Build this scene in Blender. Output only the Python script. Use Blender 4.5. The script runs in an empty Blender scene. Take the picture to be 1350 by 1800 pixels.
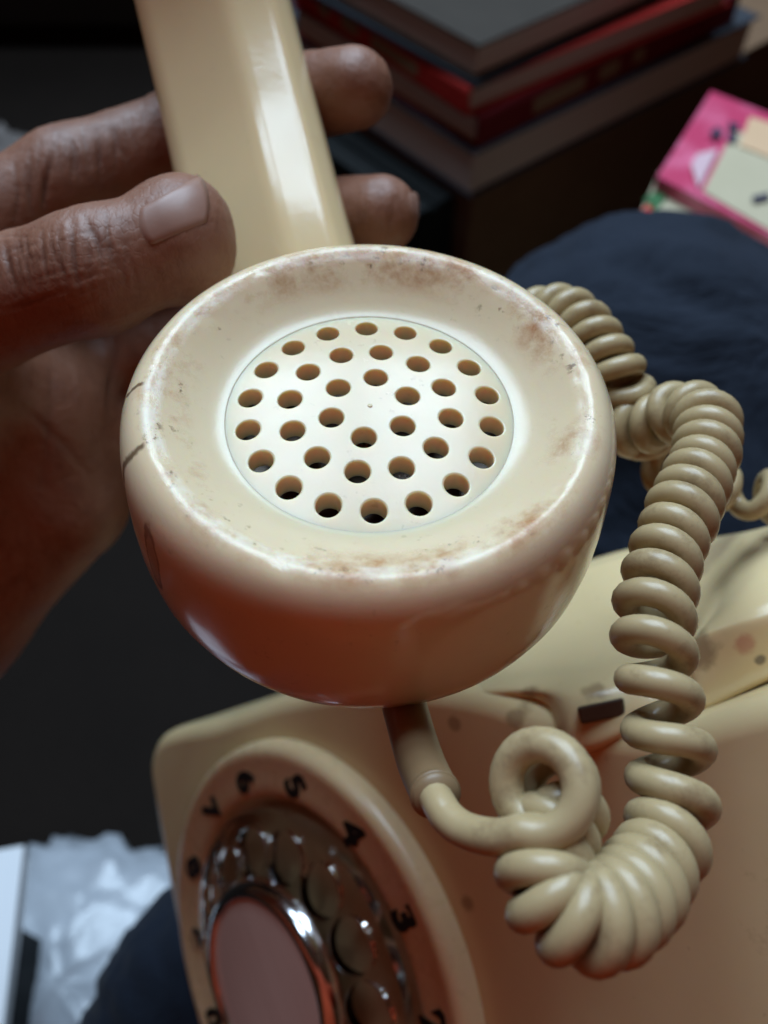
import bpy, bmesh, math, random
import numpy as np
from mathutils import Vector, Matrix, noise
from mathutils.geometry import delaunay_2d_cdt
random.seed(7)
SC = bpy.context.scene
COL = SC.collection
# ------------------------------------------------------------------ camera, light, exposure
F = 1500.0                                   # focal length in photo pixels (photo 1350 x 1800)
UPC = np.array([0.0, 0.5854, 0.8107])        # world up seen from the camera (x right, y up, z back)
FWD = np.array([0.0, 0.8107, -0.5854])
CAM_H = 0.62
RC = np.stack([np.array([1.0, 0, 0]), FWD, UPC])      # camera axes -> world axes
CAMLOC = np.array([0.0, 0.0, CAM_H])
cam = bpy.data.cameras.new('camera')
camo = bpy.data.objects.new('camera', cam)
COL.objects.link(camo)
camo.matrix_world = Matrix.Translation(CAMLOC) @ Matrix(RC.tolist()).to_4x4()
cam.sensor_fit = 'VERTICAL'
cam.angle = 2 * math.atan(900 / F)
cam.clip_start = 0.005
cam.clip_end = 50
cam.dof.use_dof = True
cam.dof.focus_distance = 0.108
cam.dof.aperture_fstop = cam.lens / 1.8      # a phone's pupil, about 1.8 mm across
SC.camera = camo
w = bpy.data.worlds.new('World'); SC.world = w; w.use_nodes = True
w.node_tree.nodes['Background'].inputs[0].default_value = (1.0, 0.45, 0.25, 1)   # warm light of the dim room
w.node_tree.nodes['Background'].inputs[1].default_value = 0.025
SC.view_settings.view_transform = 'Standard'
SC.view_settings.look = 'None'
SC.view_settings.exposure = 0.0
SC.cycles.use_denoising = True
SC.cycles.max_bounces = 10
SC.cycles.transmission_bounces = 8

def cam2w(p):                                # camera millimetres -> world metres
    return (np.asarray(p, float) * 0.001) @ RC.T + CAMLOC
def at(u, v, d):                             # the point at depth d (mm) seen at photo pixel (u, v), in camera mm
    return np.array([(u - 675) / F * d, (900 - v) / F * d, -d])
def aw(u, v, d): return cam2w(at(u, v, d))

# the window: six panes of daylight ahead and above
WDIR = np.array([-0.03, 0.94, 0.32]); WDIR /= np.linalg.norm(WDIR)
wtarget = cam2w([0, 10, -125])
wpos = wtarget + (RC @ WDIR) * 1.7
wz = Vector(wpos - wtarget).normalized()
wx = Vector((0, 0, 1)).cross(wz).normalized(); wy = wz.cross(wx)
for i in range(2):
    for j in range(4):
        L = bpy.data.lights.new('window_pane_light', 'AREA')
        L.shape = 'RECTANGLE'; L.size = 0.60; L.size_y = 0.27
        L.energy = 6.9; L.color = (0.63, 0.815, 1.0)
        lo = bpy.data.objects.new('window_pane_light', L); COL.objects.link(lo)
        pos = Vector(wpos) + wx * ((i - 0.5) * 0.68) + wy * ((j - 1.5) * 0.32)
        lo.matrix_world = Matrix.Translation(pos) @ Matrix((wx, wy, wz)).transposed().to_4x4()

# ------------------------------------------------------------------ helpers
def tag(o, label=None, cat=None, group=None, kind=None):
    for k, val in (('label', label), ('category', cat), ('group', group), ('kind', kind)):
        if val: o[k] = val
    return o
def thing(name, label, cat, M=None, group=None):
    o = bpy.data.objects.new(name, None); COL.objects.link(o)
    if M is not None: o.matrix_world = M
    o.empty_display_size = 0.01
    return tag(o, label, cat, group)
def obj(name, verts, faces, mat, parent=None, smooth=True, M=None):
    me = bpy.data.meshes.new(name)
    me.from_pydata([tuple(map(float, x)) for x in verts], [], [tuple(map(int, f)) for f in faces])
    me.validate()
    if smooth: me.polygons.foreach_set('use_smooth', [True] * len(me.polygons))
    me.update()
    if mat: me.materials.append(mat)
    o = bpy.data.objects.new(name, me); COL.objects.link(o)
    if M is not None: o.matrix_world = M
    if parent is not None: o.parent = parent
    return o
def fixn(o, angle=None):
    bm = bmesh.new(); bm.from_mesh(o.data)
    bmesh.ops.recalc_face_normals(bm, faces=bm.faces)
    if angle is not None:
        for e in bm.edges:
            if len(e.link_faces) == 2 and e.calc_face_angle(0) > angle: e.smooth = False
    bm.to_mesh(o.data); bm.free()
    return o
def frame(c, X, Y, Z):                       # camera-mm frame -> world matrix (metres)
    m = np.eye(4)
    R = RC @ np.stack([X, Y, Z], 1)
    m[:3, :3] = R; m[:3, 3] = cam2w(c)
    return Matrix(m.tolist())
def tolocal(M, camverts):                    # camera mm -> local metres of frame M
    Mi = np.array(M.inverted())
    wv = cam2w(camverts)
    return wv @ Mi[:3, :3].T + Mi[:3, 3]
def spline(P, n):                            # Catmull-Rom through points, n samples
    P = np.asarray(P, float); m = len(P)
    Q = np.vstack([2 * P[0] - P[1], P, 2 * P[-1] - P[-2]])
    t = np.linspace(0, m - 1, n); i = np.minimum(t.astype(int), m - 2); f = (t - i)[:, None]
    a, b, c, d = Q[i], Q[i + 1], Q[i + 2], Q[i + 3]
    return 0.5 * (2 * b + (c - a) * f + (2 * a - 5 * b + 4 * c - d) * f ** 2 + (3 * b - a - 3 * c + d) * f ** 3)
def lathe(prof, n=128, mod=None):
    V = []; Fc = []
    for k, (r, z) in enumerate(prof):
        for j in range(n):
            a = 2 * math.pi * j / n
            rr, zz = (r, z) if mod is None else mod(r, z, a, k)
            V.append((rr * math.cos(a), rr * math.sin(a), zz))
    for k in range(len(prof) - 1):
        for j in range(n):
            j2 = (j + 1) % n
            Fc.append((k * n + j, k * n + j2, (k + 1) * n + j2, (k + 1) * n + j))
    return np.array(V), Fc
def gridfaces(nr, nc, closed=False):
    Fc = []
    for i in range(nr - 1):
        for j in range(nc if closed else nc - 1):
            j2 = (j + 1) % nc
            Fc.append((i * nc + j, i * nc + j2, (i + 1) * nc + j2, (i + 1) * nc + j))
    return Fc
def tube(path, rad, n=14, caps=True):        # path (m,3), rad scalar or array
    path = np.asarray(path, float); m = len(path)
    rad = np.broadcast_to(rad, (m,))
    T = np.gradient(path, axis=0); T /= np.linalg.norm(T, axis=1)[:, None]
    ref = np.array([0.3, 0.5, 0.81]); u = np.cross(T[0], ref); u /= np.linalg.norm(u)
    V = []
    for i in range(m):
        u = u - T[i] * (u @ T[i]); u /= np.linalg.norm(u); b = np.cross(T[i], u)
        for j in range(n):
            a = 2 * math.pi * j / n
            V.append(path[i] + rad[i] * (math.cos(a) * u + math.sin(a) * b))
    Fc = gridfaces(m, n, True)
    if caps:
        Fc.append(tuple(range(n))[::-1]); Fc.append(tuple((m - 1) * n + j for j in range(n)))
    return np.array(V), Fc
def vnoise(p, s, oct=3):
    return noise.fractal(Vector((float(p[0]) * s, float(p[1]) * s, float(p[2]) * s)), 0.6, 2.0, oct)
# --- implicit surfaces
def rcone(p, a, b, r1, r2):
    a = np.asarray(a); b = np.asarray(b); ba = b - a
    t = np.clip(((p - a) @ ba) / (ba @ ba), 0, 1)
    return np.linalg.norm(p - a - t[..., None] * ba, axis=-1) - (r1 + (r2 - r1) * t)
def smin(a, b, k):
    h = np.maximum(k - np.abs(a - b), 0) / k
    return np.minimum(a, b) - h * h * k * 0.25
def chain(p, pts, rs, k=2.0):
    d = None
    for i in range(len(pts) - 1):
        e = rcone(p, pts[i], pts[i + 1], rs[i], rs[i + 1])
        d = e if d is None else smin(d, e, k)
    return d
def nets(fn, lo, hi, h):
    lo = np.asarray(lo, float); n = np.ceil((np.asarray(hi) - lo) / h).astype(int) + 1
    ax = [lo[i] + h * np.arange(n[i]) for i in range(3)]
    D = np.empty(tuple(n), np.float32)
    for i in range(n[0]):
        g = np.stack(np.meshgrid([ax[0][i]], ax[1], ax[2], indexing='ij'), -1)
        D[i] = fn(g)[0]
    S = D < 0
    c = [S[a:n[0] - 1 + a, b:n[1] - 1 + b, d:n[2] - 1 + d] for a in (0, 1) for b in (0, 1) for d in (0, 1)]
    s = sum(x.astype(np.int8) for x in c)
    act = np.argwhere((s > 0) & (s < 8))
    idx = -np.ones((n[0] - 1, n[1] - 1, n[2] - 1), int)
    idx[tuple(act.T)] = np.arange(len(act))
    acc = np.zeros((len(act), 3)); cnt = np.zeros(len(act))
    cor = [(a, b, d) for a in (0, 1) for b in (0, 1) for d in (0, 1)]
    for i in range(8):
        for j in range(i + 1, 8):
            if sum(abs(cor[i][k] - cor[j][k]) for k in range(3)) != 1: continue
            A = D[tuple((act + cor[i]).T)]; B = D[tuple((act + cor[j]).T)]
            m = (A < 0) != (B < 0)
            t = A[m] / (A[m] - B[m])
            acc[m] += np.array(cor[i]) + t[:, None] * (np.array(cor[j]) - np.array(cor[i])); cnt[m] += 1
    V = lo + h * (act + acc / cnt[:, None])
    Fc = []
    for k in range(3):
        o1, o2 = (k + 1) % 3, (k + 2) % 3
        sl = [slice(None)] * 3; sl2 = [slice(None)] * 3
        sl[k] = slice(0, n[k] - 1); sl2[k] = slice(1, n[k])
        ch = np.argwhere(S[tuple(sl)] != S[tuple(sl2)])
        ch = ch[(ch[:, o1] > 0) & (ch[:, o2] > 0) & (ch[:, o1] < n[o1] - 1) & (ch[:, o2] < n[o2] - 1)]
        e1 = np.zeros(3, int); e1[o1] = 1; e2 = np.zeros(3, int); e2[o2] = 1
        q = np.stack([idx[tuple((ch - e1 - e2).T)], idx[tuple((ch - e2).T)], idx[tuple(ch.T)], idx[tuple((ch - e1).T)]], 1)
        flip = ~S[tuple(ch.T)]
        q[flip] = q[flip][:, ::-1]
        Fc.append(q)
    return V, np.vstack(Fc)
def gradn(fn, V, e=0.3):
    G = np.stack([fn(V + e * np.eye(3)[k]) - fn(V - e * np.eye(3)[k]) for k in range(3)], 1)
    return G / (np.linalg.norm(G, axis=1)[:, None] + 1e-9)

# ------------------------------------------------------------------ materials
class NT:
    def __init__(s, name):
        s.m = bpy.data.materials.new(name); s.m.use_nodes = True
        s.t = s.m.node_tree; s.p = s.t.nodes['Principled BSDF']; s.co = None
    def n(s, typ, **kw):
        x = s.t.nodes.new(typ)
        for k, val in kw.items():
            if k in x.inputs.keys() and not hasattr(x, k): s.set(x.inputs[k], val)
            else:
                try: setattr(x, k, val)
                except Exception: s.set(x.inputs[k], val)
        return x
    def set(s, inp, val):
        if isinstance(val, bpy.types.NodeSocket): s.t.links.new(val, inp)
        else: inp.default_value = val
    def coord(s):
        if s.co is None: s.co = s.n('ShaderNodeTexCoord').outputs['Object']
        return s.co
    def noise(s, scale, detail=4, rough=0.6, vec=None, dist=0.0):
        x = s.n('ShaderNodeTexNoise'); s.set(x.inputs['Vector'], vec or s.coord())
        x.inputs['Scale'].default_value = scale; x.inputs['Detail'].default_value = detail
        x.inputs['Roughness'].default_value = rough; x.inputs['Distortion'].default_value = dist
        return x.outputs['Fac']
    def ramp(s, fac, stops):
        x = s.n('ShaderNodeValToRGB'); s.set(x.inputs[0], fac); el = x.color_ramp.elements
        while len(el) < len(stops): el.new(0.5)
        for e, (p, c) in zip(el, stops):
            e.position = p; e.color = (c, c, c, 1) if not hasattr(c, '__len__') else (*c, 1)
        return x.outputs[0]
    def mix(s, fac, a, b, mode='MIX'):
        x = s.n('ShaderNodeMix'); x.data_type = 'RGBA'; x.blend_type = mode
        s.set(x.inputs[0], fac)
        for i, val in ((6, a), (7, b)): s.set(x.inputs[i], val if isinstance(val, bpy.types.NodeSocket) else (*val, 1))
        return x.outputs[2]
    def math(s, op, a, b=0.0, c=None):
        x = s.n('ShaderNodeMath'); x.operation = op
        s.set(x.inputs[0], a); s.set(x.inputs[1], b)
        if c is not None: s.set(x.inputs[2], c)
        return x.outputs[0]
    def mapr(s, val, a, b, c=0.0, d=1.0):
        x = s.n('ShaderNodeMapRange'); x.interpolation_type = 'SMOOTHSTEP'
        s.set(x.inputs[0], val)
        for i, q in enumerate((a, b, c, d)): x.inputs[i + 1].default_value = q
        return x.outputs[0]
    def bump(s, h, strength=0.3, dist=0.0005, prev=None):
        x = s.n('ShaderNodeBump'); s.set(x.inputs['Height'], h)
        x.inputs['Strength'].default_value = strength; x.inputs['Distance'].default_value = dist
        if prev: s.set(x.inputs['Normal'], prev)
        return x.outputs[0]
    def out(s, **kw):
        for k, val in kw.items():
            nm = {'color': 'Base Color', 'rough': 'Roughness', 'metal': 'Metallic', 'normal': 'Normal', 'sss': 'Subsurface Weight',
                  'sss_r': 'Subsurface Radius', 'sss_s': 'Subsurface Scale', 'trans': 'Transmission Weight', 'coat': 'Coat Weight',
                  'ior': 'IOR', 'spec': 'Specular IOR Level', 'sheen': 'Sheen Weight'}[k]
            if k == 'color' and not isinstance(val, bpy.types.NodeSocket): val = (*val, 1)
            s.set(s.p.inputs[nm], val)
        return s.m

def plastic(name, base, grime=0.5, sss=0.35, rough=0.16, deep=(0.22, 0.10, 0.04), stains=()):
    m = NT(name)
    tint = m.mix(m.noise(60, 3), tuple(c * 0.93 for c in base), tuple(min(1, c * 1.05) for c in base))
    g = m.ramp(m.noise(45, 8, 0.75), [(0.60, 0.0), (0.78, 1.0)])
    g = m.math('MULTIPLY', g, grime)
    c = m.mix(g, tint, deep)
    sp = m.ramp(m.noise(420, 2, 0.5), [(0.72, 0.0), (0.76, 1.0)])
    c = m.mix(m.math('MULTIPLY', sp, 0.35 * grime), c, deep)
    for (p_, rad_, col_, amt_) in stains:      # single stains with a place of their own
        sb = m.n('ShaderNodeVectorMath'); sb.operation = 'SUBTRACT'; m.set(sb.inputs[0], m.coord()); sb.inputs[1].default_value = p_
        ln = m.n('ShaderNodeVectorMath'); ln.operation = 'LENGTH'; m.set(ln.inputs[0], sb.outputs[0])
        d_ = m.math('ADD', m.math('DIVIDE', ln.outputs['Value'], rad_), m.math('MULTIPLY_ADD', m.noise(260, 5, 0.7), 1.3, -0.65))
        c = m.mix(m.math('MULTIPLY', m.mapr(d_, 1.0, 0.45), amt_), c, col_)
    r = m.math('MULTIPLY_ADD', m.noise(150, 6, 0.7), 0.16, rough - 0.05)
    b = m.bump(m.noise(90, 3), 0.05, 0.001)
    b = m.bump(m.noise(1400, 2), 0.04, 0.0002, b)
    return m.out(color=c, rough=r, normal=b, sss=sss, sss_r=(1.0, 0.45, 0.16), sss_s=0.0028, coat=0.0)

STAINS = []
CREAM = (0.76, 0.655, 0.43)
M_handle = plastic('cream_plastic_handle', (0.74, 0.56, 0.32), 0.10, 0.35, 0.13)
M_ring = plastic('cream_plastic_ring', (0.76, 0.57, 0.33), 0.15, 0.35, 0.25)

def cap_material():                           # worn cream cap: stains sit in the dish below the lip and along the lip
    m = NT('worn_cream_cap_plastic')
    sep = m.n('ShaderNodeSeparateXYZ'); m.set(sep.inputs[0], m.coord())
    x, y, z = sep.outputs
    r = m.math('SQRT', m.math('ADD', m.math('MULTIPLY', x, x), m.math('MULTIPLY', y, y)))
    lip = m.math('MULTIPLY', m.mapr(r, 0.0215, 0.0255), m.mapr(r, 0.0305, 0.0278))
    lip = m.math('MULTIPLY', lip, m.mapr(z, 0.0005, 0.002))
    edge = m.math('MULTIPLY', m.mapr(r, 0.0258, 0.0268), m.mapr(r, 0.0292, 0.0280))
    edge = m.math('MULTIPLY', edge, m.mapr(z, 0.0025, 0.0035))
    tint = m.mix(m.noise(70, 3), (0.69, 0.55, 0.355), (0.74, 0.605, 0.405))
    blot = m.ramp(m.noise(75, 8, 0.72), [(0.485, 0.0), (0.66, 1.0)])
    blot = m.math('MULTIPLY', blot, m.math('MULTIPLY_ADD', lip, 0.95, 0.05))
    c = m.mix(blot, tint, (0.40, 0.17, 0.05))
    fine = m.ramp(m.noise(700, 3, 0.6), [(0.62, 0.0), (0.70, 1.0)])
    fine = m.math('MULTIPLY', fine, m.math('MULTIPLY', m.ramp(m.noise(110, 4), [(0.48, 0.0), (0.62, 1.0)]), m.math('MULTIPLY_ADD', lip, 0.55, 0.24)))
    c = m.mix(fine, c, (0.14, 0.07, 0.035))
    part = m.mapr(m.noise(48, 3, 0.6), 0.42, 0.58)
    worn_glint = m.math('MULTIPLY', m.math('MULTIPLY', edge, part), m.ramp(m.noise(260, 5, 0.7), [(0.40, 0.0), (0.55, 1.0)]))
    c = m.mix(m.math('MULTIPLY', worn_glint, 0.6), c, (0.84, 0.78, 0.66))  # whitened parts of the lip: scuffing together with a painted window highlight
    dark = m.math('MULTIPLY', edge, m.ramp(m.noise(330, 6, 0.75), [(0.60, 0.0), (0.66, 1.0)]))
    c = m.mix(m.math('MULTIPLY', dark, 0.8), c, (0.16, 0.085, 0.045))
    # two hairline cracks across the shoulder
    ang = m.math('ARCTAN2', y, x)
    wob = m.math('MULTIPLY_ADD', m.noise(130, 4), 0.14, -0.07)
    aw_ = m.math('ADD', ang, wob)
    for a0, wd in CRACKS:
        dd = m.math('ABSOLUTE', m.math('SUBTRACT', aw_, a0))
        k = m.math('MULTIPLY', m.mapr(dd, wd, wd * 0.25), m.mapr(r, 0.0283, 0.0290))
        k = m.math('MULTIPLY', k, m.mapr(z, -0.0075, -0.003))
        c = m.mix(m.math('MULTIPLY', k, 0.85), c, (0.11, 0.055, 0.025))
    sx = m.math('DIVIDE', m.math('SUBTRACT', ang, SCAR[0]), 0.050)
    sz = m.math('DIVIDE', m.math('SUBTRACT', z, SCAR[1]), 0.0062)
    sd_ = m.math('SQRT', m.math('ADD', m.math('MULTIPLY', sx, sx), m.math('MULTIPLY', sz, sz)))
    sd_ = m.math('ADD', sd_, m.math('MULTIPLY_ADD', m.noise(260, 5, 0.7), 1.1, -0.55))
    ringm = m.math('MULTIPLY', m.mapr(sd_, 0.55, 0.85), m.mapr(sd_, 1.15, 0.95))
    scar = m.math('MAXIMUM', ringm, m.math('MULTIPLY', m.mapr(sd_, 1.05, 0.7), 0.6))
    c = m.mix(m.math('MULTIPLY', scar, m.math('MULTIPLY', m.mapr(r, 0.028, 0.030), 0.65)), c, (0.13, 0.06, 0.035))
    rg = m.math('MULTIPLY_ADD', m.noise(160, 6, 0.7), 0.16, m.mapr(r, 0.0300, 0.0280, 0.07, 0.16))
    rg = m.math('ADD', rg, m.math('ADD', m.math('MULTIPLY', blot, 0.25), m.math('MULTIPLY', worn_glint, 0.22)))
    b = m.bump(m.noise(80, 3), 0.04, 0.001)
    b = m.bump(m.math('ADD', m.math('MULTIPLY', worn_glint, 0.9), m.math('MULTIPLY', blot, 0.5)), 0.22, 0.0003, b)
    b = m.bump(m.noise(1500, 2), 0.06, 0.0002, b)
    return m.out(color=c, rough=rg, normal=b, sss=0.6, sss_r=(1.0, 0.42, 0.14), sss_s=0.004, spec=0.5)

# ------------------------------------------------------------------ telephone handset
wv = np.array([-0.38592716636, 0.6244831727, 1.8789803065])
def rotv(wv):
    t = np.linalg.norm(wv); k = wv / t
    K = np.array([[0, -k[2], k[1]], [k[2], 0, -k[0]], [-k[1], k[0], 0]])
    return np.eye(3) + np.sin(t) * K + (1 - np.cos(t)) * K @ K
RCAP = rotv(wv); CCAP = np.array([-1.839158, 13.090844, -111.743851])
MCAP = frame(CCAP, RCAP[:, 0], RCAP[:, 1], RCAP[:, 2])
def capang(u, v):                            # angle round the cap of the direction of a photo pixel on the disc plane
    d = at(u, v, 1.0); n = RCAP[:, 2]
    t = (n @ CCAP) / (n @ d); q = RCAP.T @ (t * d - CCAP)
    return math.atan2(q[1], q[0])
CRACKS = [(capang(226, 722), 0.020), (capang(240, 826), 0.028)]
def side_at(u, v):                            # angle and height on the cap's side seen at a photo pixel
    best = None
    for a in np.linspace(-math.pi, math.pi, 721):
        for zz in np.linspace(-24, -2, 45):
            p = CCAP + RCAP @ np.array([33 * math.cos(a), 33 * math.sin(a), zz])
            nrm = RCAP @ np.array([math.cos(a), math.sin(a), 0])
            if nrm @ p > 0: continue
            e = math.hypot(675 + F * p[0] / -p[2] - u, 900 - F * p[1] / -p[2] - v)
            if best is None or e < best[0]: best = (e, a, zz * 0.001)
    return best[1], best[2]
SCAR = side_at(266, 985)
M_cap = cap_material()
hs = thing('telephone_handset', 'cream telephone handset with perforated round mouthpiece held in the hand', 'telephone handset', MCAP)
prof = [(18.80, -0.62), (18.81, -0.47), (18.86, -0.415), (19.0, -0.37), (19.3, -0.31), (19.6, -0.23), (20.2, -0.03), (21.2, 0.42), (22.7, 1.3), (24.4, 2.4), (25.8, 3.4), (26.7, 4.02),
        (27.2, 4.25), (27.55, 4.48), (27.9, 4.58), (28.4, 4.55), (29.3, 4.25), (30.3, 3.45), (31.2, 2.3), (31.9, 0.8), (32.3, -1), (32.55, -3), (32.8, -6),
        (33.1, -10), (33.2, -14), (32.95, -18), (32.2, -21), (30.9, -23.3), (29.1, -24.8), (27, -25.7), (23, -26.2), (10, -26.4), (0.3, -26.4)]
def capmod(r, z, a, k):
    if 11 <= k <= 15:                          # chipped, worn lip
        q = vnoise((r * math.cos(a), r * math.sin(a), 3.3), 0.55, 4)
        q2 = max(0, vnoise((r * math.cos(a), r * math.sin(a), 9.1), 0.12, 2) + 0.15); z -= max(0, q) * (0.10 + 0.55 * q2); r += q * (0.05 + 0.2 * q2)
    return r, z
v, f = lathe(prof, 240, capmod)
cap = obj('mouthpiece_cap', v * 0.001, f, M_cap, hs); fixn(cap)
# grille: a domed disc with 36 drilled holes
DOM = 0.0046855
def dome(r): return DOM * (256 - r * r)
holes = []
for n_, r_, t_ in ((18, 16.0, 0.0), (12, 10.618, -0.00057), (6, 5.339, -0.52396)):
    for k in range(n_):
        a = t_ - 2 * math.pi * k / n_
        holes.append((r_ * math.cos(a), r_ * math.sin(a)))
def drilled(R, holes, rh, zf, NH=36, step=1.0, NO=160, bev=0.22, depth=2.2, flat=False):
    pts = []; edges = []
    def ring(cx, cy, r, n):
        b = len(pts)
        for j in range(n): pts.append(Vector((cx + r * math.cos(2 * math.pi * j / n), cy + r * math.sin(2 * math.pi * j / n))))
        for j in range(n): edges.append((b + j, b + (j + 1) % n))
    ring(0, 0, R, NO)
    inner = [Vector(((R - q) * math.cos(2 * math.pi * (j + h_) / NO), (R - q) * math.sin(2 * math.pi * (j + h_) / NO))) for q, h_ in ((0.10, 0), (0.30, 0.5)) for j in range(NO)] if rh < 3 and bev > 0.1 else []
    for hx, hy in holes: ring(hx, hy, rh + bev, NH)
    for hx, hy in holes:
        if bev > 0.1:
            for q in ((0.05, 0.16, 0.45) if rh < 3 else (0.25,)):
                b = len(pts)
                pts += [Vector((hx + (rh + bev + q) * math.cos(2 * math.pi * (j + (0.5 if q > 0.3 else 0)) / NH), hy + (rh + bev + q) * math.sin(2 * math.pi * (j + (0.5 if q > 0.3 else 0)) / NH))) for j in range(NH)]
    nb = len(pts)
    k = int(R / step)
    for i in range(-k, k + 1):
        for j in range(-k, k + 1):
            x, y = (i + (j % 2) * 0.5) * step, j * step * 0.87
            if math.hypot(x, y) < R - max(step * 0.5, 0.7) and all(math.hypot(x - a, y - b) > rh + bev + max(step * 0.45, 1.0 if rh < 3 else 0) for a, b in holes): pts.append(Vector((x, y)))
    pts += inner
    V2, E2, F2, *_ = delaunay_2d_cdt(pts, edges, [], 0, 1e-6)
    V = [(p.x, p.y, zf(math.hypot(p.x, p.y))) for p in V2]; Fc = []
    for tri in F2:
        cx = sum(V[i][0] for i in tri) / len(tri); cy = sum(V[i][1] for i in tri) / len(tri)
        hn_ = min(range(len(holes)), key=lambda h: (cx - holes[h][0]) ** 2 + (cy - holes[h][1]) ** 2)
        if any(math.hypot(V[i][0] - holes[hn_][0], V[i][1] - holes[hn_][1]) > rh + bev + 1e-4 for i in tri): Fc.append(tuple(tri))
    if flat: return V, Fc
    for h, (hx, hy) in enumerate(holes):
        zc = zf(math.hypot(hx, hy))
        loop = [NO + h * NH + j for j in range(NH)]
        for (dr, dz) in ((bev * 0.45, -0.05), (bev * 0.1, -bev * 0.5), (0.0, -bev * 1.2), (0.0, -bev * 1.2 - 0.3 * (depth - bev * 1.2)), (0.0, -depth)):
            b = len(V)
            for j in range(NH):
                a = 2 * math.pi * j / NH
                x, y = hx + (rh + dr) * math.cos(a), hy + (rh + dr) * math.sin(a)
                V.append((x, y, zf(math.hypot(x, y)) + dz))
            nl = [b + j for j in range(NH)]
            for j in range(NH): Fc.append((loop[j], loop[(j + 1) % NH], nl[(j + 1) % NH], nl[j]))
            loop = nl
    return V, Fc
v, f = drilled(18.99, holes, 1.58, dome, depth=3.0)
v2, f2 = drilled(18.99, holes, 1.57, lambda r: dome(r) - 3.0, step=2.0, bev=0.01, NH=36, flat=True)
nb = len(v); v = list(v) + [tuple(q) for q in v2]; f = list(f) + [tuple(nb + i for i in q)[::-1] for q in f2]
f += [(j, nb + j, nb + (j + 1) % 160, (j + 1) % 160) for j in range(160)]
gr = obj('grille', np.array(v) * 0.001, f, M_cap, hs)
bm = bmesh.new(); bm.from_mesh(gr.data)
bmesh.ops.remove_doubles(bm, verts=bm.verts, dist=0.00003)
bmesh.ops.recalc_face_normals(bm, faces=bm.faces)
top = max(bm.faces, key=lambda q: q.calc_center_median().z)
if top.normal.z < 0: bmesh.ops.reverse_faces(bm, faces=bm.faces)
for e in bm.edges:
    if len(e.link_faces) == 2 and e.calc_face_angle(0) > 1.15: e.smooth = False
bm.to_mesh(gr.data); bm.free()
v, f = lathe([(0.05, 1.32), (0.22, 1.32), (0.30, 1.26), (0.34, 1.18)], 20)
obj('moulding_mark', v * 0.001, f, M_handle, gr)
m = NT('dark_microphone_metal')
M_mic = m.out(color=m.mix(m.ramp(m.noise(300, 3), [(0.60, 0.0), (0.68, 1.0)]), (0.03, 0.022, 0.015), (0.35, 0.33, 0.30)), metal=0.6, rough=0.25)
v, f = lathe([(0.1, -5.2), (6, -5.2), (8, -4.9), (12, -4.9), (14, -5.3), (18.9, -5.3)], 64)
fixn(obj('microphone_capsule', v * 0.001, f, M_mic, hs))
# handle: faceted section swept along a gently bowed axis
sec = np.array([(-14.1, -4), (-13.6, -0.6), (-11.6, 2.0), (1.2, 7.6), (2.6, 8.0), (4.0, 8.0), (9.4, 6.9), (10.8, 6.4), (13.2, 3.2), (14.1, -2), (13.4, -8), (9.5, -12), (-9.5, -12), (-13.2, -8.5)], float)
def chaikin(P, n=1):
    for _ in range(n):
        Q = np.roll(P, -1, 0)
        P = np.stack([0.75 * P + 0.25 * Q, 0.25 * P + 0.75 * Q], 1).reshape(-1, 2)
    return P
def rounded(P, r, k=5):                       # round each corner with a small arc of its own
    out = []
    n = len(P)
    for i in range(n):
        a, b, c = P[i - 1], P[i], P[(i + 1) % n]
        la, lc = np.linalg.norm(a - b), np.linalg.norm(c - b)
        q = min(r, la * 0.48, lc * 0.48)
        s, e = b + (a - b) / la * q, b + (c - b) / lc * q
        for t in np.linspace(0, 1, k): out.append((1 - t) ** 2 * s + 2 * t * (1 - t) * b + t * t * e)
    return np.array(out)
sec = rounded(sec, 1.6)
ax = spline([at(566, 760, 139), at(532, 640, 145), at(474, 430, 149.5), at(424, 215, 155), at(372, 0, 156.5), at(318, -240, 151), at(270, -480, 140)], 60)
T = np.gradient(ax, axis=0); T /= np.linalg.norm(T, axis=1)[:, None]
V = []
for i in range(len(ax)):
    side = np.cross(T[i], [0.02, 0, 1]); side /= np.linalg.norm(side); upv = np.cross(side, T[i])
    sc = np.interp(i / 59, [0, 0.33, 0.66, 1], [1.03, 1.04, 1.02, 1.0])
    for q in sec: V.append(ax[i] + sc * (q[0] * side + q[1] * upv))
n = len(sec); f = gridfaces(len(ax), n, True); f += [tuple(range(n))[::-1], tuple((len(ax) - 1) * n + j for j in range(n))]
hd = obj('handle', tolocal(MCAP, V), f, M_handle, hs); fixn(hd, 1.0)

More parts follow.
